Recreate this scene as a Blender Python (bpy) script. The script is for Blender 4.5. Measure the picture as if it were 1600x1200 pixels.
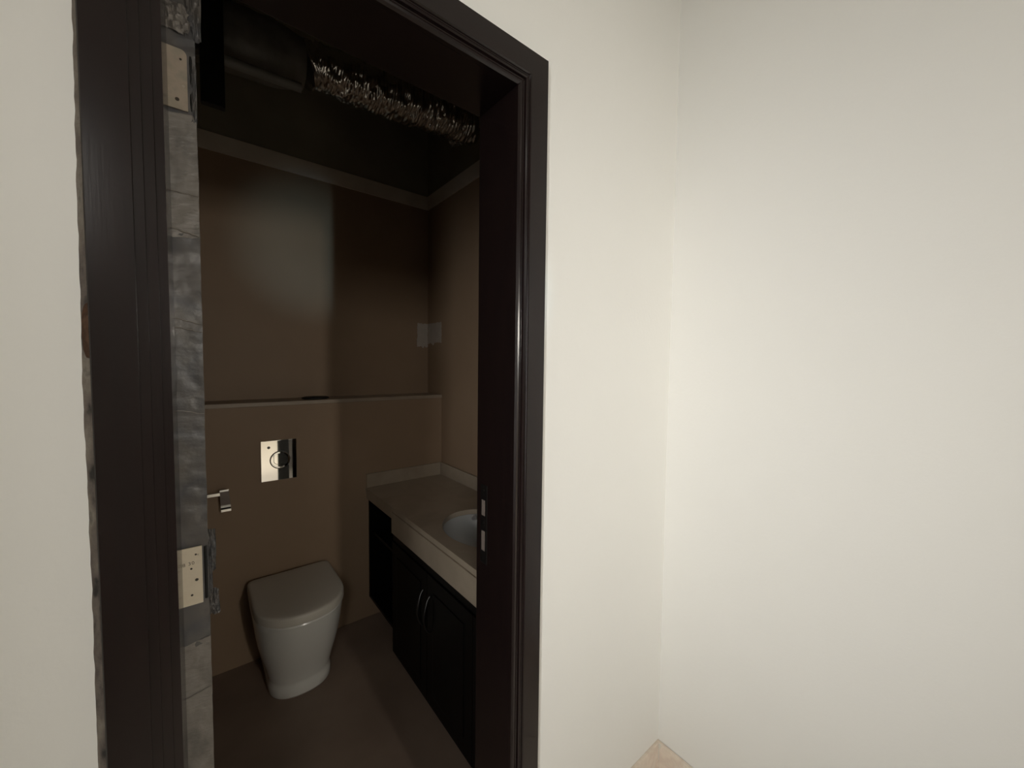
import bpy, bmesh, math, random
from mathutils import Vector, Matrix, noise
random.seed(7)
for o in list(bpy.data.objects): bpy.data.objects.remove(o)
scn = bpy.context.scene
COL = scn.collection

# ------------------------------------------------------------------ camera
F, YAW, PITCH, ROLL = 613.2068, math.radians(38.6868), math.radians(-2.818), math.radians(0.6636)
fw = Vector((math.sin(YAW)*math.cos(PITCH), math.cos(YAW)*math.cos(PITCH), math.sin(PITCH)))
r0 = Vector((math.cos(YAW), -math.sin(YAW), 0)); u0 = r0.cross(fw)
rt = r0*math.cos(ROLL)+u0*math.sin(ROLL); up = -r0*math.sin(ROLL)+u0*math.cos(ROLL)
cd = bpy.data.cameras.new('camera'); cam = bpy.data.objects.new('camera', cd); COL.objects.link(cam)
cd.sensor_fit = 'HORIZONTAL'; cd.sensor_width = 36.0; cd.lens = 36.0*F/1600.0
cd.clip_start = 0.02
M = Matrix((rt, up, -fw)).transposed().to_4x4(); M.translation = Vector((0, -0.77, 1.5508))
cam.matrix_world = M
scn.camera = cam
# ------------------------------------------------------------------ light
w = bpy.data.worlds.new('world'); scn.world = w; w.use_nodes = True
w.node_tree.nodes['Background'].inputs[0].default_value = (0.5, 0.52, 0.55, 1)
w.node_tree.nodes['Background'].inputs[1].default_value = 0.02
def area(name, loc, aim, size, sizey, power, color, spread=180):
    l = bpy.data.lights.new(name, 'AREA'); l.shape = 'RECTANGLE'; l.size = size; l.size_y = sizey
    l.energy = power; l.color = color; l.spread = math.radians(spread)
    o = bpy.data.objects.new(name, l); COL.objects.link(o); o.location = loc
    o.rotation_euler = (Vector(aim)-Vector(loc)).to_track_quat('-Z', 'Y').to_euler()
    return o
area('rear_room_lamp', (0.62, -3.3, 1.90), (0.62, 0.0, 1.75), 0.12, 0.40, 15.0, (1.0, 0.93, 0.83))
area('rear_room_soft_fill', (0.75, -4.85, 1.55), (0.75, 0.0, 1.55), 1.5, 1.5, 3.0, (1.0, 0.965, 0.92))  # added soft light behind the doorway, no window is built here
area('rear_floor_fill', (0.62, -3.0, 2.80), (0.62, -3.0, 0), 0.4, 0.4, 42.0, (1.0, 0.95, 0.87))  # added to brighten the rear floor mirrored in the flush plate
area('hall_side_lamp', (-1.36, -1.60, 1.32), (1.36, -0.02, 1.30), 0.30, 2.0, 8.0, (1.0, 0.985, 0.965), spread=56)
area('bathroom_wall_fill', (-0.85, -2.30, 2.50), (1.0, 0.0, 1.45), 0.5, 0.5, 3.0, (1.0, 0.96, 0.9), spread=76)  # added fill for the right part of the bathroom walls
area('hall_weak_fill', (0.3, -1.5, 2.82), (0.3, -1.5, 0), 0.4, 0.4, 1.0, (1.0, 0.95, 0.87))  # added weak overhead fill, not a fitting of the hall
sl = bpy.data.lights.new('cool_streak_spot', 'SPOT'); sl.energy = 50.0; sl.color = (0.5, 0.82, 1.0)  # added spot that makes the cool streak on the bathroom back wall
sl.spot_size = math.radians(15); sl.spot_blend = 1.0; sl.shadow_soft_size = 0.02
so = bpy.data.objects.new('cool_streak_spot', sl); COL.objects.link(so); so.location = (0.58, -1.6, 1.3)
so.rotation_euler = (Vector((0.53, 1.79, 2.2))-Vector(so.location)).to_track_quat('-Z', 'Y').to_euler()
scn.view_settings.view_transform = 'Standard'; scn.view_settings.look = 'None'
scn.view_settings.gamma = 1.0; scn.view_settings.use_curve_mapping = False
scn.view_settings.exposure = 0.0

# ------------------------------------------------------------------ materials
def mat(name, col, rough=0.5, metal=0.0, var=None, vscale=6.0, vstretch=(1, 1, 1), bump=0.0, bscale=80.0,
        bstretch=(1, 1, 1), coat=0.0, spec=0.5, ramp=(0.35, 0.65), detail=4.0):
    m = bpy.data.materials.new(name); m.use_nodes = True
    nt = m.node_tree; b = nt.nodes['Principled BSDF']
    b.inputs['Base Color'].default_value = (*col, 1); b.inputs['Roughness'].default_value = rough
    b.inputs['Metallic'].default_value = metal; b.inputs['Coat Weight'].default_value = coat
    b.inputs['Specular IOR Level'].default_value = spec
    tc = nt.nodes.new('ShaderNodeTexCoord')
    def nz(scale, stretch, det):
        mp = nt.nodes.new('ShaderNodeMapping'); mp.inputs['Scale'].default_value = stretch
        nt.links.new(tc.outputs['Object'], mp.inputs['Vector'])
        n = nt.nodes.new('ShaderNodeTexNoise'); n.inputs['Scale'].default_value = scale; n.inputs['Detail'].default_value = det
        nt.links.new(mp.outputs[0], n.inputs['Vector']); return n
    if var is not None:
        n = nz(vscale, vstretch, detail); r = nt.nodes.new('ShaderNodeValToRGB')
        cols = [col]+list(var)
        e = r.color_ramp.elements
        e[0].position = ramp[0]; e[1].position = ramp[1]
        e[0].color = (*cols[0], 1); e[1].color = (*cols[-1], 1)
        for i, c in enumerate(cols[1:-1]):
            k = e.new(ramp[0]+(ramp[1]-ramp[0])*(i+1)/(len(cols)-1)); k.color = (*c, 1)
        nt.links.new(n.outputs['Fac'], r.inputs[0]); nt.links.new(r.outputs[0], b.inputs['Base Color'])
    if bump:
        n = nz(bscale, bstretch, 5.0); bp = nt.nodes.new('ShaderNodeBump')
        bp.inputs['Strength'].default_value = bump; bp.inputs['Distance'].default_value = 0.004
        nt.links.new(n.outputs['Fac'], bp.inputs['Height']); nt.links.new(bp.outputs[0], b.inputs['Normal'])
    return m
PAINT = mat('white_wall_paint', (0.79, 0.78, 0.735), 0.6, var=[(0.81, 0.80, 0.755)], vscale=1.3, bump=0.12, bscale=90)
CEIL = mat('ceiling_paint', (0.75, 0.74, 0.70), 0.8)
WENGE = mat('dark_wenge_wood', (0.010, 0.0062, 0.006), 0.19, var=[(0.013, 0.0075, 0.007)], vscale=14, vstretch=(6, 6, 0.35), bump=0.012, bscale=40, bstretch=(8, 8, 0.3))
WENGEX = mat('dark_wenge_wood_crosswise', (0.010, 0.0062, 0.006), 0.19, var=[(0.013, 0.0075, 0.007)], vscale=14, vstretch=(0.35, 6, 6), bump=0.012, bscale=40, bstretch=(0.3, 8, 8))
CHIP = mat('chipped_edge', (0.022, 0.019, 0.015), 0.85, var=[(0.11, 0.09, 0.075), (0.15, 0.125, 0.10), (0.20, 0.175, 0.14), (0.05, 0.043, 0.035)],
           vscale=9.0, vstretch=(5, 5, 2.2), bump=0.8, bscale=120, ramp=(0.32, 0.68), detail=9)
BAREW = mat('bare_reddish_wood', (0.17, 0.085, 0.045), 0.8, var=[(0.11, 0.06, 0.035), (0.20, 0.11, 0.065)], vscale=60, bump=0.5, bscale=150)
TILE = mat('beige_wall_tile', (0.33, 0.232, 0.152), 0.5, var=[(0.36, 0.256, 0.17)], vscale=2.2, bump=0.02, bscale=25, spec=0.3)
TRIMM = mat('pale_wall_trim', (0.68, 0.61, 0.53), 0.6, var=[(0.74, 0.67, 0.58)], vscale=8)
VOIDM = mat('bare_render_above_trim', (0.26, 0.235, 0.175), 0.95, var=[(0.32, 0.29, 0.22)], vscale=3, bump=0.3, bscale=30)
FLOORB = mat('brown_floor_tile', (0.24, 0.175, 0.135), 0.5, var=[(0.29, 0.215, 0.165)], vscale=4, bump=0.03, bscale=30, spec=0.3)
MARBLE = mat('beige_marble', (0.38, 0.315, 0.235), 0.32, var=[(0.42, 0.35, 0.265), (0.35, 0.285, 0.21)], vscale=5, detail=8, spec=0.4)
SKIRT = mat('beige_skirting_stone', (0.76, 0.66, 0.555), 0.4, var=[(0.80, 0.70, 0.59), (0.72, 0.61, 0.51), (0.80, 0.73, 0.63)], vscale=14, detail=5)
HALLFLOOR = mat('cream_floor_tile', (0.72, 0.66, 0.57), 0.35)
GROUT = mat('pale_grout', (0.75, 0.72, 0.64), 0.8)
CERAM = mat('white_ceramic', (0.80, 0.79, 0.74), 0.18, coat=0.4)
LIDM = mat('toilet_lid_plastic', (0.66, 0.62, 0.54), 0.38)
BLACKW = mat('black_cabinet_wood', (0.005, 0.0045, 0.004), 0.35, bump=0.05, bscale=30, bstretch=(8, 8, 0.4), spec=0.12)
CHROME = mat('chrome', (0.86, 0.85, 0.84), 0.025, metal=1.0)
SATIN = mat('satin_steel', (0.8, 0.8, 0.8), 0.4, metal=1.0)
CHROMED = mat('groove_dark', (0.01, 0.01, 0.01), 0.5)
NICKEL = mat('brushed_nickel', (0.10, 0.10, 0.10), 0.35, metal=1.0)
STRIKE = mat('dark_bronze_plate', (0.030, 0.027, 0.025), 0.45, metal=0.8)
BOLTH = mat('bare_latch_hole', (0.17, 0.14, 0.12), 0.6)
HINGE = mat('cream_hinge_plate', (0.80, 0.70, 0.54), 0.5, var=[(0.84, 0.74, 0.58), (0.76, 0.67, 0.52)], vscale=35, bump=0.05, bscale=100)
HINGED = mat('dull_hinge_plate', (0.40, 0.345, 0.265), 0.55, var=[(0.46, 0.38, 0.30), (0.37, 0.33, 0.26)], vscale=35, bump=0.08, bscale=100)
SCREW = mat('screw_hole_dark', (0.05, 0.038, 0.025), 0.6)
INK = mat('stamped_ink', (0.15, 0.115, 0.07), 0.7)
FILM = mat('grey_protective_film', (0.085, 0.085, 0.085), 0.36, var=[(0.14, 0.128, 0.12), (0.10, 0.10, 0.105), (0.17, 0.155, 0.14), (0.12, 0.115, 0.115)],
           vscale=3.2, vstretch=(3, 3, 2.2), bump=0.4, bscale=30, bstretch=(1, 1, 1.8), coat=0.3, ramp=(0.3, 0.7), detail=3)
FILM2 = mat('pale_protective_film', (0.21, 0.19, 0.168), 0.38, var=[(0.28, 0.255, 0.23), (0.18, 0.165, 0.15)], vscale=10, vstretch=(2, 2, 1),
            bump=0.6, bscale=40, bstretch=(1, 1, 2), coat=0.2)
FOIL = mat('aluminium_foil', (0.70, 0.69, 0.68), 0.20, metal=1.0, bump=0.5, bscale=45)
INSUL = mat('grey_duct_insulation', (0.16, 0.15, 0.13), 0.45, var=[(0.21, 0.20, 0.18)], vscale=10, bump=0.5, bscale=20)
PIPEM = mat('grey_conduit', (0.30, 0.30, 0.29), 0.5)
BLACKR = mat('black_rubber', (0.008, 0.008, 0.007), 0.6)
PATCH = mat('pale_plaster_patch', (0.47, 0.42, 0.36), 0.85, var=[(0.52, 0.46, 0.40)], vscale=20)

# ------------------------------------------------------------------ helpers
def obj(name, bm, m, parent=None, smooth=False):
    me = bpy.data.meshes.new(name)
    bmesh.ops.recalc_face_normals(bm, faces=bm.faces[:])
    bm.to_mesh(me); bm.free()
    if isinstance(m, (list, tuple)):
        for k in m: me.materials.append(k)
    else: me.materials.append(m)
    if smooth:
        for p in me.polygons: p.use_smooth = True
        try: me.set_sharp_from_angle(angle=math.radians(smooth if smooth is not True else 40))
        except Exception: pass
    o = bpy.data.objects.new(name, me); COL.objects.link(o)
    if parent:
        o.parent = parent
        o.matrix_parent_inverse = Matrix.Translation(-parent_loc(parent))
    return o
def parent_loc(p):
    v = Vector(p.location)
    if p.parent: v = v + (p.matrix_parent_inverse.translation + Vector((0, 0, 0)))
    return WLOC.get(p.name, v)
WLOC = {}
def empty(name, loc, parent=None):
    o = bpy.data.objects.new(name, None); COL.objects.link(o); o.location = loc; o.empty_display_size = 0.1
    WLOC[o.name] = Vector(loc); return o
_obj = obj
def obj(name, bm, m, parent=None, smooth=False):
    o = _obj(name, bm, m, None, smooth)
    if parent is not None:
        o.parent = parent
        base = WLOC.get(parent.name, Vector((0, 0, 0)))
        o.location = -base           # meshes are modelled in world coordinates
    WLOC[o.name] = Vector((0, 0, 0)) # origin of every mesh sits at the world origin
    return o
def tag(o, label=None, cat=None, group=None, kind=None):
    if label: o['label'] = label
    if cat: o['category'] = cat
    if group: o['group'] = group
    if kind: o['kind'] = kind
    return o
def box(bm, x0, x1, y0, y1, z0, z1, bev=0.0, seg=2, rot=None):
    vs = [bm.verts.new((x, y, z)) for x in (x0, x1) for y in (y0, y1) for z in (z0, z1)]
    f = [(0, 1, 3, 2), (4, 6, 7, 5), (0, 4, 5, 1), (2, 3, 7, 6), (0, 2, 6, 4), (1, 5, 7, 3)]
    fs = [bm.faces.new([vs[i] for i in q]) for q in f]
    if rot:
        c = Vector(((x0+x1)/2, (y0+y1)/2, (z0+z1)/2))
        bmesh.ops.rotate(bm, verts=vs, cent=c, matrix=rot)
    if bev:
        es = {e for q in fs for e in q.edges}
        bmesh.ops.bevel(bm, geom=list(es), offset=bev, segments=seg, affect='EDGES', profile=0.6)
    return bm
def B(*a, **k):
    return box(bmesh.new(), *a, **k)
def loft(bm, rings, closed=True, cap=True):
    vr = [[bm.verts.new(p) for p in r] for r in rings]
    n = len(vr[0])
    for a, b in zip(vr, vr[1:]):
        for i in range(n if closed else n-1):
            j = (i+1) % n
            bm.faces.new((a[i], a[j], b[j], b[i]))
    if cap:
        bm.faces.new(vr[0]); bm.faces.new(vr[-1])
    return vr
def disc(bm, c, r, axis, h, n=24, r2=None):
    """short cylinder starting at c and running h along axis vector"""
    ax = Vector(axis).normalized(); t = ax.orthogonal().normalized(); s = ax.cross(t)
    r2 = r if r2 is None else r2
    rings = []
    for (d, rr) in ((0, r), (h, r2)):
        rings.append([Vector(c)+ax*d+(t*math.cos(2*math.pi*i/n)+s*math.sin(2*math.pi*i/n))*rr for i in range(n)])
    loft(bm, rings); return bm
def tube(bm, pts, r, n=12, cap=True):
    pts = [Vector(p) for p in pts]; rings = []
    t0 = None
    for i, p in enumerate(pts):
        d = (pts[min(i+1, len(pts)-1)]-pts[max(i-1, 0)]).normalized()
        if t0 is None: t0 = d.orthogonal().normalized()
        t = (t0-d*t0.dot(d)).normalized(); t0 = t; s = d.cross(t)
        rr = r(i/(len(pts)-1)) if callable(r) else r
        rings.append([p+(t*math.cos(2*math.pi*k/n)+s*math.sin(2*math.pi*k/n))*rr for k in range(n)])
    loft(bm, rings, cap=cap); return bm

# ------------------------------------------------------------------ dimensions
XC = 1.3608      # hall corner / right hall wall
XL, XR = -0.030, 0.617   # clear opening of the door frame
XLO, XRO = -0.1105, 0.7063   # outer edges of the architrave
ZT = 2.3145      # top of architrave
CF = -0.022      # front face of architrave
YW = 0.13        # bathroom side of the door wall
BX0, BX1 = -0.32, 1.282  # bathroom side walls
YC, YB = 1.5909, 1.794   # cistern wall front / back wall
ZH = 2.85        # hall ceiling
ZV = 3.25        # slab above the bathroom
ZS0, ZS1 = 2.6194, 2.7075

def S(name, bm, m, parent=None, smooth=False):
    o = obj(name, bm, m, parent, smooth); o['kind'] = 'structure'; return o
# ------------------------------------------------------------------ hall shell
bm = B(-1.5, 1.5, -2.5, 0.0, -0.1, 0.0); S('floor_hall', bm, HALLFLOOR)
S('ceiling_hall', B(-1.5, 1.5, -2.5, 0.0, ZH, ZH+0.1), CEIL)
# door wall: one continuous face around the opening, with a slightly wavy cut edge beside the left architrave
bm = bmesh.new()
ox0, ox1, oz = XL-0.045, XR+0.045, ZT-0.05
box(bm, -1.5, ox0, 0.0, YW, 0, ZV)
box(bm, ox1, XC+0.1, 0.0, YW, 0, ZV)
box(bm, ox0, ox1, 0.0, YW, oz, ZV)
S('wall_front', bm, PAINT)
# right-hand hall wall with a very slightly uneven plaster corner
bm = bmesh.new()
N = 40
front, back = [], []
for i in range(N+1):
    z = ZH*i/N
    x = XC + 0.0022*math.sin(z*3.1+0.6) + 0.0012*noise.noise((z*7, 1, 0))
    front.append((x, z))
vs0 = [bm.verts.new((x, 0.0, z)) for x, z in front]
vs1 = [bm.verts.new((XC, -0.25, z)) for x, z in front]
vs2 = [bm.verts.new((XC, -2.5, z)) for x, z in front]
vs3 = [bm.verts.new((XC+0.1, -2.5, z)) for x, z in front]
vs4 = [bm.verts.new((XC+0.1, 0.0, z)) for x, z in front]
loops = [vs0, vs1, vs2, vs3, vs4]
for a in range(5):
    b = (a+1) % 5
    for i in range(N):
        bm.faces.new((loops[a][i], loops[b][i], loops[b][i+1], loops[a][i+1]))
bm.faces.new([l[0] for l in loops]); bm.faces.new([l[-1] for l in loops])
S('wall_right', bm, PAINT, smooth=30)
S('wall_left', B(-1.5, -1.4, -2.5, 0.0, 0, ZH), PAINT)
# rear wall of the hall with the doorway the light comes through, and the room behind it
bm = bmesh.new(); RY = -2.5
box(bm, -1.5, 0.34, RY-0.12, RY, 0, ZH); box(bm, 0.90, 1.5, RY-0.12, RY, 0, ZH); box(bm, 0.34, 0.90, RY-0.12, RY, 2.2, ZH)
S('wall_back', bm, PAINT)
S('trim_4', B(0.905, 1.34, RY, RY+0.03, 0.001, 2.3, bev=0.004), WENGE)
S('trim_5', B(-0.10, 0.335, RY, RY+0.03, 0.001, 2.3, bev=0.004), WENGE)
S('added_dark_panel', B(0.735, 1.20, -1.54, -1.50, 0.0, 0.78, bev=0.004), BLACKR)  # unseen panel added to darken half of the flush plate's reflection
S('wall_rear_room_back', B(-1.0, 2.5, -5.1, -5.0, 0, ZH), PAINT)
S('wall_rear_room_left', B(-1.1, -1.0, -5.0, RY-0.12, 0, ZH), PAINT)
S('wall_rear_room_right', B(2.4, 2.5, -5.0, RY-0.12, 0, ZH), PAINT)
S('wall_rear_room_front', B(1.5, 2.4, RY-0.12, RY-0.02, 0, ZH), PAINT)
S('floor_rear_room', B(-1.1, 2.5, -5.0, RY-0.0, -0.1, 0.0), HALLFLOOR)
S('ceiling_rear_room', B(-1.1, 2.5, -5.0, RY, ZH, ZH+0.1), CEIL)
# skirting boards of beige stone
bm = B(XRO+0.001, XC-0.0125, -0.012, 0.0, 0, 0.11, bev=0.0015); S('baseboard_front', bm, SKIRT)
bm = B(XC-0.012, XC, -2.468, 0.0, 0, 0.11, bev=0.0015); br = S('baseboard_right', bm, SKIRT)
bm = bmesh.new(); box(bm, XC-0.0145, XC-0.0115, -0.0145, -0.0115, 0.045, 0.1085, bev=0.001)
box(bm, XC-0.0165, XC-0.0125, -0.020, -0.0135, 0.095, 0.1095, bev=0.001)
obj('grout_blob', bm, GROUT, br)
S('baseboard_left', B(-1.4, XLO-0.02, -0.012, 0.0, 0, 0.11, bev=0.0015), SKIRT)

# ------------------------------------------------------------------ bathroom shell
S('floor_bathroom', B(BX0-0.1, BX1+0.1, 0.0, YB+0.1, -0.1, 0.0), FLOORB)
S('ceiling_bathroom', B(BX0-0.1, BX1+0.1, 0.0, YB+0.1, ZV, ZV+0.1), VOIDM)
def two_wall(name, x0, x1, y0, y1):
    o = S(name, B(x0, x1, y0, y1, 0, ZS0+0.02), TILE)
    p = obj('bare_upper_wall', B(x0, x1, y0, y1, ZS0+0.02, ZV), VOIDM, o); return o
w_bb = two_wall('wall_bathroom_back', BX0-0.1, BX1+0.1, YB, YB+0.1)
w_br = two_wall('wall_bathroom_right', BX1, BX1+0.1, YW+0.012, YB)
w_bl = two_wall('wall_bathroom_left', BX0-0.1, BX0, YW+0.012, YB)
bm = bmesh.new()
box(bm, BX0, ox0, YW, YW+0.012, 0, ZS0+0.02); box(bm, ox1, BX1, YW, YW+0.012, 0, ZS0+0.02)
box(bm, ox0, ox1, YW, YW+0.012, oz, ZS0+0.02)
w_bf = S('wall_bathroom_front', bm, TILE)
obj('bare_upper_wall', B(BX0, BX1, YW, YW+0.012, ZS0+0.02, ZV), VOIDM, w_bf)
# pale strip that ends the tiling
S('trim_1', B(BX0, BX1-0.012, YB-0.012, YB, ZS0, ZS1, bev=0.0015), TRIMM)
S('trim_2', B(BX1-0.012, BX1, YW+0.013, YB, ZS0, ZS1, bev=0.0015), TRIMM)
S('trim_3', B(BX0, BX0+0.012, YW+0.013, YB-0.012, ZS0, ZS1, bev=0.0015), TRIMM)
# boxed-in cistern wall with its ledge slab
cw = S('wall_cistern', B(BX0, BX1, YC, YB, 0, 1.322), TILE)
obj('ledge_slab', B(BX0, BX1, YC-0.006, YB, 1.322, 1.344, bev=0.003), mat('ledge_stone', (0.36, 0.29, 0.215), 0.4, var=[(0.40, 0.32, 0.24)], vscale=10), cw)
# pale repair patches either side of the corner
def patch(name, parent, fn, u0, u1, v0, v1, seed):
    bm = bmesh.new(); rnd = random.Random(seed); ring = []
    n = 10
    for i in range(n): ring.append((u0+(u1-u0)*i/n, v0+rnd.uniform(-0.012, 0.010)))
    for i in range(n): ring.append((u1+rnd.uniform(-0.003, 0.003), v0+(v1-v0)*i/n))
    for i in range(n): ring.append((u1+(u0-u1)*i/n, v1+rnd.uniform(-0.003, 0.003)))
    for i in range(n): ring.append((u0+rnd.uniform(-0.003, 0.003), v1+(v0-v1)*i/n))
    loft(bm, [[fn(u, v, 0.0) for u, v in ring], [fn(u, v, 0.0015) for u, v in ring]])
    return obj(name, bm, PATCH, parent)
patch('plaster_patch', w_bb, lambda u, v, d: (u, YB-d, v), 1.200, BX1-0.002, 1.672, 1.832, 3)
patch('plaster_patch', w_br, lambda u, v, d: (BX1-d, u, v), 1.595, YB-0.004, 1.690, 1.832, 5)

# ------------------------------------------------------------------ door frame
df = empty('door_1', (0.3, 0.0, 0.0)); df['kind'] = 'structure'
def profile(wd):
    return [(0, 0.0), (0, 0.0205), (0.0015, 0.022), (wd-0.033, 0.022), (wd-0.030, 0.0165), (wd-0.0265, 0.0155), (wd-0.0255, 0.0190),
            (wd-0.022, 0.0205), (wd-0.0185, 0.0185), (wd-0.0175, 0.0125), (wd-0.013, 0.0115), (wd-0.012, 0.0150), (wd-0.008, 0.0165), (wd-0.004, 0.0150), (wd, 0.0100), (wd, 0.0)]
PR = profile(XRO-XR); wl = XL-XLO
PL = [(0, 0.0), (0, 0.0205), (0.0015, 0.022), (wl-0.034, 0.022), (wl-0.0337, 0.0195), (wl-0.028, 0.0195), (wl-0.0225, 0.0195), (wl-0.0222, 0.0175), (wl-0.020, 0.0175),
      (wl-0.017, 0.0175), (wl-0.0105, 0.0175), (wl-0.0102, 0.0155), (wl-0.008, 0.0155), (wl-0.004, 0.0155), (wl, 0.0155), (wl, 0.0)]
wt = XRO-XR
bm = bmesh.new()   # right architrave, mitred at the top
loft(bm, [[(XRO-u, -p, 0.0) for u, p in PR], [(XRO-u, -p, ZT-u) for u, p in PR]]); obj('architrave', bm, WENGE, df)
bm = bmesh.new()
loft(bm, [[(XLO+u, -p, 0.0) for u, p in PL], [(XLO+u, -p, ZT-u*wt/(XL-XLO)) for u, p in PL]]); obj('architrave', bm, WENGE, df)
bm = bmesh.new()
loft(bm, [[(XLO+u2, -p, ZT-u) for (u, p), (u2, _) in zip(PR, PL)], [(XRO-u, -p, ZT-u) for u, p in PR]]); obj('architrave', bm, WENGEX, df)
ZI = ZT-wt
JY = 0.155
obj('jamb_lining', B(XR, XR+0.044, 0.0, JY, 0, ZI+0.03, bev=0.001), WENGE, df)
obj('jamb_lining', B(XL-0.044, XL, 0.0, JY-0.006, 0, ZI+0.03, bev=0.001), WENGE, df)
obj('head_lining', B(XL, XR, 0.0, JY, ZI, ZI+0.03, bev=0.001), WENGEX, df)
# inner architraves on the bathroom side
obj('inner_architrave', B(XR+0.010, XR+0.085, YW+0.012, YW+0.024, 0, ZI+0.08, bev=0.002), WENGE, df)
obj('inner_architrave', B(XL-0.110, XL-0.050, YW+0.012, YW+0.024, 0, ZI+0.08, bev=0.002), WENGE, df)
obj('inner_architrave', B(XL-0.048, XR+0.008, YW+0.012, YW+0.024, ZI+0.031, ZI+0.08, bev=0.002), WENGEX, df)
# strike plate on the right lining
sp = obj('strike_plate', B(XR-0.0012, XR+0.001, 0.104, 0.135, 0.991, 1.215, bev=0.0009), STRIKE, df)
for z0, z1 in ((1.128, 1.172), (1.028, 1.084)):
    obj('latch_hole', B(XR-0.0018, XR-0.0008, 0.113, 0.129, z0, z1, bev=0.0003), BOLTH, sp)
for z in (1.200, 1.107, 1.005):
    obj('screw', disc(bmesh.new(), (XR-0.001, 0.121, z), 0.0035, (-1, 0, 0), 0.0012, 12), NICKEL, sp)
# rough unfinished joint between plaster and the left architrave
bm = bmesh.new(); K = 260; ring = []
z_pts = [(0, -0.1265), (0.6, -0.1225), (0.98, -0.1214), (1.27, -0.1206), (1.52, -0.1212), (1.65, -0.1199), (1.77, -0.1191), (2.0, -0.1165), (2.3, -0.1125), (2.33, -0.112)]
def zi(z):
    for (a, xa), (b, xb) in zip(z_pts, z_pts[1:]):
        if a <= z <= b: return xa+(xb-xa)*(z-a)/(b-a)
    return z_pts[-1][1]
cols = [[], [], [], []]
for i in range(K+1):
    z = 2.31*i/K
    n1 = noise.noise((z*45, 0.3, 0)); n2 = noise.noise((z*90, 5.3, 0)); n3 = noise.noise((z*6, 9, 0))
    xe = zi(z)+0.0012*n1
    cols[0].append(bm.verts.new((xe, 0.0, z)))
    cols[1].append(bm.verts.new((xe+0.001, -0.003-0.0015*n2, z)))
    cols[2].append(bm.verts.new((XLO-0.001+0.0005*n2, -0.010-0.006*n3+0.002*n1, z)))
    cols[3].append(bm.verts.new((XLO, 0.0, z)))
for a in range(3):
    for i in range(K):
        bm.faces.new((cols[a][i], cols[a+1][i], cols[a+1][i+1], cols[a][i+1]))
for i in range(K): bm.faces.new((cols[3][i], cols[0][i], cols[0][i+1], cols[3][i+1]))
cef = obj('chipped_edge_filler', bm, CHIP, df)
bm = bmesh.new(); ca, cb = [], []
for i in range(31):
    t = i/30; z = 1.552+0.075*t; xe = zi(z)+0.004*abs(2*t-1)**3
    ca.append(bm.verts.new((xe+0.0012+0.0012*abs(noise.noise((z*60, 2, 2)))+(0.003 if i in (0, 30) else 0), -0.0052, z)))
    cb.append(bm.verts.new((XLO-0.0004, -0.0130, z)))
for i in range(30): bm.faces.new((ca[i], cb[i], cb[i+1], ca[i+1]))
bmesh.ops.solidify(bm, geom=bm.faces[:], thickness=0.001)
obj('bare_wood_chip', bm, BAREW, cef)

# ------------------------------------------------------------------ open door leaf seen edge-on
DX0, DX1, DY0, DY1 = -0.0335, 0.0075, 0.166, 0.806
dl = empty('door_leaf', (-0.013, 0.166, 0.008))
tag(dl, 'dark wooden door standing open edge-on, its edge wrapped in grey plastic film', 'door')
obj('door_slab', B(DX0, DX1, DY0, DY1, 0.008, ZI-0.004, bev=0.0015), WENGE, dl)
def film(z0, z1, off, m, seed, name='protective_film', x0=DX0-0.0006, x1=DX1+0.0008, amp=1.0):
    bm = bmesh.new(); nx = 10; nz = max(6, int((z1-z0)/0.004)); rows = []
    for i in range(nz+1):
        t = i/nz; z = z0+(z1-z0)*t; row = []
        for k in range(nx+1):
            s = k/nx; x = x0+(x1-x0)*s
            zz = z + (0.006*(s-0.5) if i in (0, nz) else 0) + 0.003*noise.noise((s*3, seed, t*3)) 
            cr = noise.noise((s*1.2+seed, zz*28, seed*1.7)); cr2 = noise.noise((s*4+seed, zz*75+s*6, 3.1))
            y = DY0-off-0.0016-amp*(0.0022*abs(cr)+0.0008*abs(cr2))
            xx = x+0.0010*noise.noise((zz*20, seed, s*2))*(1 if k in (0, nx) else 0.3)
            row.append(bm.verts.new((xx, y, zz)))
        # wrap around both door faces
        a = bm.verts.new((row[0].co.x-0.0003, DY0+0.030, row[0].co.z)); b = bm.verts.new((row[-1].co.x+0.0003, DY0+0.030, row[-1].co.z))
        rows.append([a]+row+[b])
    for a, b in zip(rows, rows[1:]):
        for k in range(len(a)-1): bm.faces.new((a[k], a[k+1], b[k+1], b[k]))
    return obj(name, bm, m, dl, smooth=50)
segs = [(0.02, 0.60, 0.0008, FILM2, 1.1), (0.585, 0.915, 0.0016, FILM2, 2.3), (0.90, 1.02, 0.0010, FILM2, 3.7), (1.01, 1.455, 0.0004, FILM, 4.4),
        (1.45, 1.58, 0.0012, FILM, 5.2), (1.575, 1.78, 0.0006, FILM, 6.9), (1.772, 1.850, 0.0014, FILM2, 7.3), (1.845, 1.995, 0.0006, FILM2, 8.8),
        (1.99, 2.205, 0.0010, FILM, 9.4)]
for z0, z1, off, m_, sd in segs: film(z0, z1, off, m_, sd, amp=1.6 if z0 > 1.98 else 1.0)
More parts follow.
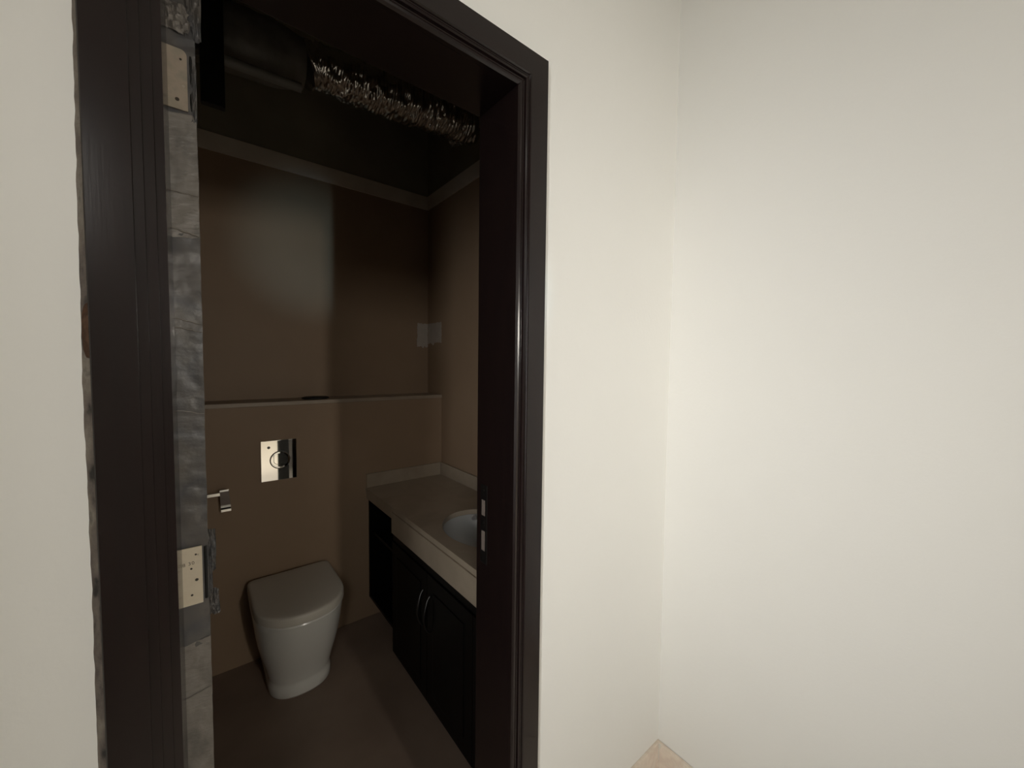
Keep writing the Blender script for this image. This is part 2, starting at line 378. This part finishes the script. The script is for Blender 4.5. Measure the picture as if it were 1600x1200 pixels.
# fold ridges where the film pieces overlap
def ridge(za, zb, r, m_):
    bm = bmesh.new(); pts = []
    for i in range(9):
        s = i/8; pts.append((DX0+(DX1-DX0)*(0.03+0.97*s), DY0-0.005-0.001*noise.noise((s*9, za, 0)), za+(zb-za)*s+0.0015*noise.noise((s*7, za*3, 1))))
    tube(bm, pts, lambda t: r*(0.4+0.6*math.sin(math.pi*(0.1+0.8*t))), 8); return obj('film_fold', bm, m_, dl, smooth=True)
PF = mat('bright_film_fold', (0.30, 0.27, 0.24), 0.25, coat=0.4)
ridge(1.788, 1.778, 0.0018, PF); ridge(1.852, 1.850, 0.0010, PF); ridge(1.628, 1.618, 0.0010, PF)
ridge(1.612, 1.604, 0.0009, PF); ridge(1.461, 1.452, 0.0009, PF); ridge(0.914, 0.922, 0.0012, PF); ridge(0.586, 0.592, 0.0012, PF)
# crumpled film bunched around the top and the lower hinge
def crumple(cx, cz, hx, hz, seed, m_, y=0.160, d=0.012):
    bm = bmesh.new(); n = 18; rows = []
    for i in range(n+1):
        row = []
        for k in range(n+1):
            u, v = k/n-0.5, i/n-0.5
            e = max(0.0, 1-(4*u*u+4*v*v)**1.5)
            f = noise.noise((u*5+seed, v*6, seed)); g = noise.noise((u*13, v*13+seed, 2))
            wv = 1+0.22*noise.noise((math.atan2(v, u)*1.3, seed, 0))
            row.append(bm.verts.new((cx+2*hx*u*wv, y-d*(0.45*e)+d*0.8*f*0.6+d*0.3*g, cz+2*hz*v*wv)))
        rows.append(row)
    for a, b in zip(rows, rows[1:]):
        for k in range(n): bm.faces.new((a[k], a[k+1], b[k+1], b[k]))
    return obj('crumpled_film', bm, m_, dl, smooth=35)
crumple(-0.017, 2.150, 0.018, 0.024, 1.7, FILM2, y=0.158, d=0.014)
crumple(0.006, 2.175, 0.012, 0.050, 2.9, FILM, y=0.162, d=0.010)
crumple(0.0050, 2.03, 0.0042, 0.050, 4.1, FILM, y=0.163, d=0.006)
crumple(0.0125, 1.185, 0.007, 0.040, 5.5, FILM, y=0.172, d=0.008)
crumple(0.0145, 1.085, 0.0095, 0.026, 6.5, FILM, y=0.172, d=0.010)
crumple(0.0085, 1.130, 0.005, 0.045, 7.5, FILM, y=0.170, d=0.006)
# hinge leaves
def rounded_plate(x0, x1, z0, z1, y0, y1, radii):
    """plate in the XZ plane; radii = (bl, br, tr, tl)"""
    pts = []
    for (cx, cz, a0, r) in ((x0+radii[0], z0+radii[0], 180, radii[0]), (x1-radii[1], z0+radii[1], 270, radii[1]), (x1-radii[2], z1-radii[2], 0, radii[2]), (x0+radii[3], z1-radii[3], 90, radii[3])):
        for i in range(7):
            a = math.radians(a0+90*i/6); pts.append((cx+r*math.cos(a), cz+r*math.sin(a)))
    bm = bmesh.new(); loft(bm, [[(x, y1, z) for x, z in pts], [(x, y0, z) for x, z in pts]])
    return bm
def hinge(x0, x1, z0, z1, m_, radii, holes, text):
    h = obj('hinge_leaf', rounded_plate(x0, x1, z0, z1, 0.1575, 0.1605, radii), m_, dl, smooth=30)
    for (x, z, r) in holes:
        obj('screw', disc(bmesh.new(), (x, 0.1576, z), r, (0, -1, 0), 0.0006, 14), SCREW, h)
    # knuckle of the hinge, between leaf and jamb
    obj('knuckle', disc(bmesh.new(), (x1+0.0052, 0.1640, z0+0.004), 0.0026, (0, 0, 1), z1-z0-0.008, 16), BLACKR, h)
    return h
h1 = hinge(-0.0330, -0.0012, 1.0942, 1.2036, HINGE, (0.0005,)*4,
           [(-0.0105, 1.1895, 0.0017), (-0.0175, 1.1640, 0.0018), (-0.0100, 1.1410, 0.0026), (-0.0175, 1.1135, 0.0019)], '830')
h2 = hinge(-0.0338, -0.0035, 1.9942, 2.0975, HINGED, (0.0005, 0.0005, 0.009, 0.0005),
           [(-0.0120, 2.080, 0.0018), (-0.0180, 2.010, 0.0030)], '')
def text_mesh(s, size, loc, parent, m_, name='stamped_number', rot=(math.radians(90), 0, 0), extrude=0.0002, tilt=0):
    cu = bpy.data.curves.new(name, 'FONT'); cu.body = s; cu.size = size; cu.extrude = extrude; cu.resolution_u = 3; cu.space_character = 1.15
    t = bpy.data.objects.new('tmp', cu); COL.objects.link(t)
    me = bpy.data.meshes.new_from_object(t.evaluated_get(bpy.context.evaluated_depsgraph_get()))
    bpy.data.objects.remove(t)
    me.transform(Matrix.Translation(loc) @ Matrix.Rotation(tilt, 4, 'Y') @ Matrix.Rotation(rot[0], 4, 'X'))
    me.materials.clear(); me.materials.append(m_)
    o = bpy.data.objects.new(name, me); COL.objects.link(o); o.parent = parent; return o
text_mesh('8 30', 0.0088, (-0.0300, 0.1574, 1.1705), h1, INK, tilt=math.radians(-4))
text_mesh('c', 0.006, (-0.0085, 0.1574, 1.187), h1, INK)
text_mesh('o', 0.007, (-0.0110, 0.1574, 2.034), h2, mat('pale_scratch', (0.6, 0.55, 0.47), 0.5))

# ------------------------------------------------------------------ toilet
tl = empty('toilet', (0.355, 1.34, 0.0))
tag(tl, 'white ceramic back-to-wall toilet with its lid closed', 'toilet')
TX = 0.3600
def dring(hw, yf, z, yb=YC-0.001, n=40, pw=2.3, hwb=None, ym=None):
    """D shaped plan: straight at the wall, rounded to the front"""
    hwb = hw if hwb is None else hwb
    ym = yb-0.26 if ym is None else ym
    pts = [(TX-hwb, yb, z)]
    for i in range(n+1):
        a = math.pi-math.pi*i/n
        c, s = math.cos(a), math.sin(a)
        x = TX+hw*math.copysign(abs(c)**(2/pw), c); y = ym-(ym-yf)*abs(s)**(2/pw)
        pts.append((x, y, z))
    pts.append((TX+hwb, yb, z))
    return pts
bm = bmesh.new()
loft(bm, [dring(0.132, 1.207, 0.0), dring(0.136, 1.199, 0.010), dring(0.136, 1.198, 0.046), dring(0.132, 1.204, 0.058), dring(0.134, 1.202, 0.075),
          dring(0.147, 1.185, 0.13), dring(0.163, 1.163, 0.19), dring(0.175, 1.142, 0.25), dring(0.183, 1.124, 0.31), dring(0.188, 1.110, 0.36),
          dring(0.190, 1.103, 0.392), dring(0.187, 1.106, 0.398)])
obj('bowl', bm, CERAM, tl, smooth=35)
bm = bmesh.new()
loft(bm, [dring(0.182, 1.112, 0.3985, yb=1.558), dring(0.182, 1.112, 0.4025, yb=1.558)])
obj('seat_ring', bm, CERAM, tl, smooth=35)
bm = bmesh.new()
def lring(k, z, pb=0.03):
    r_ = dring(0.1915-k, 1.096+k, z, yb=1.566-k)
    b0, b1 = r_[0], r_[-1]; out = []
    for i in range(7):      # rounded back corners
        a = math.pi/2*i/6
        out.append((b0[0]+pb-pb*math.sin(a), b0[1]-pb+pb*math.cos(a), z))
    out += r_[1:-1]
    for i in range(7):
        a = math.pi/2*(1-i/6)
        out.append((b1[0]-pb+pb*math.sin(a), b1[1]-pb+pb*math.cos(a), z))
    return out
loft(bm, [lring(0.003, 0.4030), lring(0.0, 0.4055), lring(0.0, 0.4330), lring(0.002, 0.4385), lring(0.007, 0.4425), lring(0.016, 0.4445), lring(0.05, 0.4455)])
obj('toilet_lid', bm, LIDM, tl, smooth=35)
for sx in (-1, 1):
    obj('lid_hinge', disc(bmesh.new(), (TX+sx*0.07-0.018, 1.572, 0.413), 0.010, (1, 0, 0), 0.036, 16), CHROME, tl, smooth=30)

# ------------------------------------------------------------------ flush plate
fp = empty('flush_plate', (0.323, YC, 1.035)); tag(fp, 'square chrome flush plate with round button on the wall above the toilet', 'flush plate')
px0, px1, pz0, pz1 = 0.2410, 0.4050, 0.9310, 1.1425
obj('plate', B(px0, px1, YC-0.011, YC, pz0, pz1, bev=0.002, seg=3), CHROME, fp)
bx, bz, brr = 0.3275, 1.0385, 0.0475
obj('button_groove', disc(bmesh.new(), (bx, YC-0.0108, bz), brr, (0, -1, 0), 0.0006, 48), CHROMED, fp)
bm = bmesh.new()
rings = []
for r, h in ((brr-0.003, 0.0), (brr-0.003, 0.0028), (brr-0.0050, 0.0045), (brr-0.012, 0.0048)):
    rings.append([(bx+r*math.cos(2*math.pi*i/48), YC-0.0112-h, bz+r*math.sin(2*math.pi*i/48)) for i in range(48)])
loft(bm, rings); bt = obj('flush_button', bm, CHROME, fp)
pts = []
for i in range(25):   # curved split between full and half flush
    a = math.radians(180+100*i/24)
    pts.append((bx+0.002+0.030*math.cos(a)-0.001, YC-0.0160, bz-0.006+0.014*math.sin(a)*1.3))
pts = [(bx-0.0285, YC-0.0160, bz+0.030)]+pts+[(bx+0.036, YC-0.0160, bz-0.022)]
obj('button_split', tube(bmesh.new(), pts, 0.0011, 8), CHROMED, bt)
obj('plate_mark', disc(bmesh.new(), (px0+0.036, YC-0.0109, pz1-0.035), 0.007, (0, -1, 0), 0.0004, 16), NICKEL, fp)

# ------------------------------------------------------------------ paper holder
ph = empty('paper_holder', (0.06, YC, 0.88)); tag(ph, 'chrome toilet paper holder hooked on the wall beside the open door', 'paper holder')
obj('wall_mount', B(-0.035, 0.005, YC-0.012, YC, 0.885, 0.945, bev=0.003), CHROME, ph)
obj('arm', B(-0.020, -0.006, YC-0.055, YC-0.010, 0.900, 0.930, bev=0.002), CHROME, ph)
obj('bar', B(-0.012, 0.071, YC-0.062, YC-0.050, 0.909, 0.9265, bev=0.002), CHROME, ph)
bm = bmesh.new()   # curved drop plate: leans back, then a bright lip turns up at the bottom
prof = [(YC-0.069, 0.9385), (YC-0.068, 0.930), (YC-0.049, 0.852), (YC-0.051, 0.848), (YC-0.0650, 0.8455), (YC-0.0670, 0.8430), (YC-0.0672, 0.832), (YC-0.0650, 0.8295)]
n = len(prof)
outer = prof; inner = [(y+0.004, z) for y, z in prof]
ring = outer+inner[::-1]
loft(bm, [[(0.068+(0.004 if z < 0.9 else 0), y, z) for y, z in ring], [(0.103+(0.008 if z < 0.9 else 0.0), y, z) for y, z in ring]])
obj('drop_plate', bm, CHROME, ph)

# ------------------------------------------------------------------ vanity
VX = 0.777
vc = empty('vanity_cabinet', (1.03, 0.80, 0.0)); tag(vc, 'black wooden vanity cabinet with open shelf and two doors under the beige counter', 'cabinet')
XB = BX1-0.001
YF, YM, YE = 0.18, 1.192, YC-0.001
def wb_(name, *a, **k): return obj(name, B(*a, bev=0.0015, **k), BLACKW, vc)
# closed carcass
wb_('side_panel', VX+0.020, XB, YM-0.018, YM, 0.02, 0.700)
wb_('side_panel', VX+0.020, XB, YF, YF+0.018, 0.02, 0.640)
wb_('back_panel', XB-0.012, XB, YF+0.018, YM-0.018, 0.02, 0.640)
wb_('bottom_panel', VX+0.020, XB-0.012, YF+0.018, YM-0.018, 0.02, 0.038)
wb_('plinth', VX+0.045, XB-0.02, YF, YM-0.02, 0.0, 0.02)
wb_('top_rail', VX+0.006, VX+0.022, YF, YM, 0.622, 0.660)
def cdoor(y0, y1, hy):
    d = wb_('cabinet_door', VX, VX+0.019, y0, y1, 0.024, 0.619)
    obj('door_panel', B(VX-0.004, VX+0.001, y0+0.06, y1-0.06, 0.09, 0.555, bev=0.003), BLACKW, d)
    bm = bmesh.new(); pts = []
    for i in range(15):
        t = i/14; pts.append((VX-0.004-0.026*math.sin(math.pi*t)**0.6, hy+0.004*math.sin(2*math.pi*t), 0.365+0.165*t))
    tube(bm, pts, lambda t: 0.0045+0.0015*math.sin(math.pi*t), 10)
    obj('handle', bm, NICKEL, d, smooth=True); return d
cdoor(0.792, YM-0.002, 0.822); cdoor(0.418, 0.789, 0.757)
wb_('filler_panel', VX, VX+0.019, YF, 0.414, 0.024, 0.619)
# open shelf unit beside the toilet
wb_('shelf_side', VX+0.012, XB, YE-0.016, YE, 0.125, 0.732)
wb_('shelf_board', VX+0.012, XB, YM+0.001, YE-0.017, 0.125, 0.143)
wb_('shelf_board', VX+0.030, XB, YM+0.001, YE-0.017, 0.520, 0.538)
wb_('shelf_back', XB-0.012, XB, YM+0.001, YE-0.017, 0.143, 0.732)

ct = empty('vanity_counter', (1.03, 0.9, 0.74)); tag(ct, 'beige marble vanity counter with front apron and upstand', 'countertop')
# slab with oval cut-out
ZC = 0.8040; ZC0 = 0.780
ecx, ecy, eax, eay = 1.02, 0.685, 0.185, 0.235
bm = bmesh.new(); n = 64
x0, x1, y0, y1 = VX-0.004, XB, YF-0.035, YE
el, rc = [], []
for i in range(n):
    a = 2*math.pi*i/n; c, s = math.cos(a), math.sin(a)
    el.append((ecx+eax*c, ecy+eay*s))
    tx = ((x1-ecx)/c if c > 1e-9 else (x0-ecx)/c if c < -1e-9 else 1e9); ty = ((y1-ecy)/s if s > 1e-9 else (y0-ecy)/s if s < -1e-9 else 1e9)
    t = min(tx, ty); rc.append((ecx+c*t, ecy+s*t))
# snap the nearest ray points to the rectangle's corners
for cxn, cyn in ((x0, y0), (x0, y1), (x1, y0), (x1, y1)):
    k = min(range(n), key=lambda i: (rc[i][0]-cxn)**2+(rc[i][1]-cyn)**2); rc[k] = (cxn, cyn)
def ex(l, z): return [bm.verts.new((x, y, z)) for x, y in l]
rt_, et, rb_, eb = ex(rc, ZC), ex(el, ZC), ex(rc, ZC0), ex(el, ZC0)
for i in range(n):
    j = (i+1) % n
    bm.faces.new((rt_[i], rt_[j], et[j], et[i])); bm.faces.new((rb_[i], eb[i], eb[j], rb_[j]))
    bm.faces.new((rt_[i], rb_[i], rb_[j], rt_[j])); bm.faces.new((et[i], et[j], eb[j], eb[i]))
obj('slab', bm, MARBLE, ct)
obj('front_apron', B(VX-0.004, VX+0.016, YF-0.035, YM, 0.664, 0.7725, bev=0.002), MARBLE, ct)
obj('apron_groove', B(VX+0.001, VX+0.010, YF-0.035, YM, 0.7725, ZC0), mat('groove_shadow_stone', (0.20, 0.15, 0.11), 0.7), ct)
obj('front_edging', B(VX-0.002, VX+0.016, YM+0.0005, YE, 0.738, ZC0, bev=0.002), MARBLE, ct)
obj('upstand', B(VX, XB-0.014, YE-0.012, YE, ZC, 0.886, bev=0.002), MARBLE, ct)
obj('upstand', B(XB-0.012, XB, YF, YE, ZC, 0.886, bev=0.002), MARBLE, ct)
# basin
bs = empty('wash_basin', (ecx, ecy, 0.66)); tag(bs, 'white oval wash basin set under the beige counter', 'basin')
bm = bmesh.new(); rings = []
for f, z in ((1.06, ZC0-0.001), (1.06, 0.768), (1.0, 0.72), (0.80, 0.665), (0.45, 0.640), (0.12, 0.634)):
    rings.append([(ecx+eax*f*math.cos(2*math.pi*i/48), ecy+eay*f*math.sin(2*math.pi*i/48), z) for i in range(48)])
inn = []
for f, z in ((0.12, 0.644), (0.42, 0.650), (0.74, 0.674), (0.92, 0.722), (0.99, 0.765), (1.0, ZC0-0.001)):
    inn.append([(ecx+eax*f*math.cos(2*math.pi*i/48), ecy+eay*f*math.sin(2*math.pi*i/48), z) for i in range(48)])
loft(bm, rings+inn, cap=False); vr = None
bm.verts.ensure_lookup_table()
last = bm.verts[:48]; 
a = bm.verts[:48]; b = bm.verts[11*48:12*48]
for i in range(48): bm.faces.new((a[i], a[(i+1) % 48], b[(i+1) % 48], b[i]))
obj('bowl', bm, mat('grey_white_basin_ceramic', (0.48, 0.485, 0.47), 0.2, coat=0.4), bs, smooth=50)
obj('drain', disc(bmesh.new(), (ecx, ecy, 0.632), 0.024, (0, 0, 1), 0.0165, 24), CHROME, bs)
obj('rim_bright_dot', disc(bmesh.new(), (1.085, 0.8875, 0.768), 0.012, (-0.35, -1, 0.15), 0.014, 24), SATIN, bs, smooth=30)  # small satin disc for the bright dot at the basin rim
# tap
tp = empty('tap', (1.235, 0.685, ZC)); tag(tp, 'chrome basin tap on the counter behind the basin', 'tap')
obj('tap_body', disc(bmesh.new(), (1.235, 0.685, ZC), 0.022, (0, 0, 1), 0.11, 24, r2=0.019), CHROME, tp, smooth=30)
obj('spout', tube(bmesh.new(), [(1.235, 0.685, 0.875), (1.19, 0.685, 0.888), (1.14, 0.685, 0.887), (1.11, 0.685, 0.878)], 0.011, 14), CHROME, tp, smooth=30)
obj('lever', tube(bmesh.new(), [(1.235, 0.685, 0.914), (1.228, 0.685, 0.935), (1.19, 0.685, 0.950)], 0.007, 12), CHROME, tp, smooth=30)

# ------------------------------------------------------------------ thing on the ledge
bm = bmesh.new(); rings = []
for r, z in ((0.060, 1.3445), (0.070, 1.347), (0.071, 1.353), (0.060, 1.357), (0.02, 1.358)):
    rings.append([(0.520+r*math.cos(2*math.pi*i/32), 1.668+0.7*r*math.sin(2*math.pi*i/32), z) for i in range(32)])
loft(bm, rings); tag(obj('dark_cover', bm, BLACKR, smooth=40), 'low dark oval cover lying on the ledge above the flush plate', 'cover')

# ------------------------------------------------------------------ ducts in the open ceiling void
def crinkle_tube(pts, rad, ridges, amp, n=64, seed=0.0, coarse=0.0):
    bm = bmesh.new(); P = [Vector(p) for p in pts]; m = len(P)
    t0 = None; rows = []
    for i, p in enumerate(P):
        d = (P[min(i+1, m-1)]-P[max(i-1, 0)]).normalized()
        if t0 is None: t0 = d.orthogonal().normalized()
        t = (t0-d*t0.dot(d)).normalized(); t0 = t; s = d.cross(t); u = i/(m-1); row = []
        for k in range(n):
            a = 2*math.pi*k/n
            f = noise.noise((math.cos(a)*2.5+seed, math.sin(a)*2.5, u*22)); g = noise.noise((math.cos(a)*7, math.sin(a)*7+seed, u*70))
            r = rad(u)*(1+amp*math.sin(2*math.pi*ridges*u+a)+coarse*f+coarse*0.5*g)
            row.append(p+(t*math.cos(a)+s*math.sin(a))*r)
        rows.append(row)
    loft(bm, rows); return bm
def path(a, b, n, sag=0.0, wob=0.0):
    a, b = Vector(a), Vector(b); out = []
    for i in range(n+1):
        t = i/n; p = a.lerp(b, t); p.z -= sag*4*t*(1-t)-wob*noise.noise((t*3, 1, 1)); out.append(p)
    return out
bm = crinkle_tube(path((0.432, 1.20, 2.868), (BX1-0.002, 1.20, 2.935), 300, sag=0.004, wob=0.01), lambda u: 0.086+0.022*min(1, u*2.5), 52, 0.012, seed=2.2, coarse=0.13)
fd = obj('flexible_duct', bm, FOIL, smooth=60); tag(fd, 'crinkled silver foil duct with a grey insulated sleeve under the open ceiling', 'duct')
bm = crinkle_tube(path((BX0+0.002, 1.20, 2.80), (0.384, 1.20, 2.845), 100), lambda u: 0.118-0.025*max(0, u-0.85)/0.15, 6, 0.004, seed=5, coarse=0.035)
idt = obj('insulated_sleeve', bm, INSUL, fd, smooth=60)
bm = crinkle_tube(path((0.385, 1.20, 2.8445), (0.431, 1.20, 2.870), 16), lambda u: 0.091-0.004*u, 2, 0.01, seed=8, coarse=0.07)
obj('foil_collar', bm, FOIL, fd, smooth=60)
bm = tube(bmesh.new(), path((BX0+0.003, 1.10, 2.66), (0.36, 1.10, 2.685), 20), 0.018, 14)
tag(obj('conduit_pipe', bm, PIPEM, smooth=40), 'thin grey pipe running just below the grey insulated duct sleeve', 'pipe')
# dark hanging strip of insulation board
bm = B(0.028, 0.098, 1.02, 1.05, 2.46, ZV-0.001, bev=0.004)
tag(obj('hanging_board', bm, BLACKR), 'black strip of board hanging from the slab beside the open door', 'board')
# loose foil end hanging at the far side of the duct
bm = crinkle_tube(path((1.245, 1.26, 2.90), (1.195, 1.33, 2.845), 30), lambda u: 0.05-0.028*u, 7, 0.10, n=36, seed=11, coarse=0.42)
obj('loose_foil_end', bm, FOIL, fd, smooth=50)
# hangers
for x in (0.75, 1.15):
    bm = B(x-0.012, x+0.012, 1.199, 1.201, 2.97, ZV-0.001); obj('hanger_strap', bm, BLACKR, fd)
for x in (-0.1,):
    obj('hanger_strap', B(x-0.012, x+0.012, 1.199, 1.201, 2.90, ZV-0.001), BLACKR, fd)
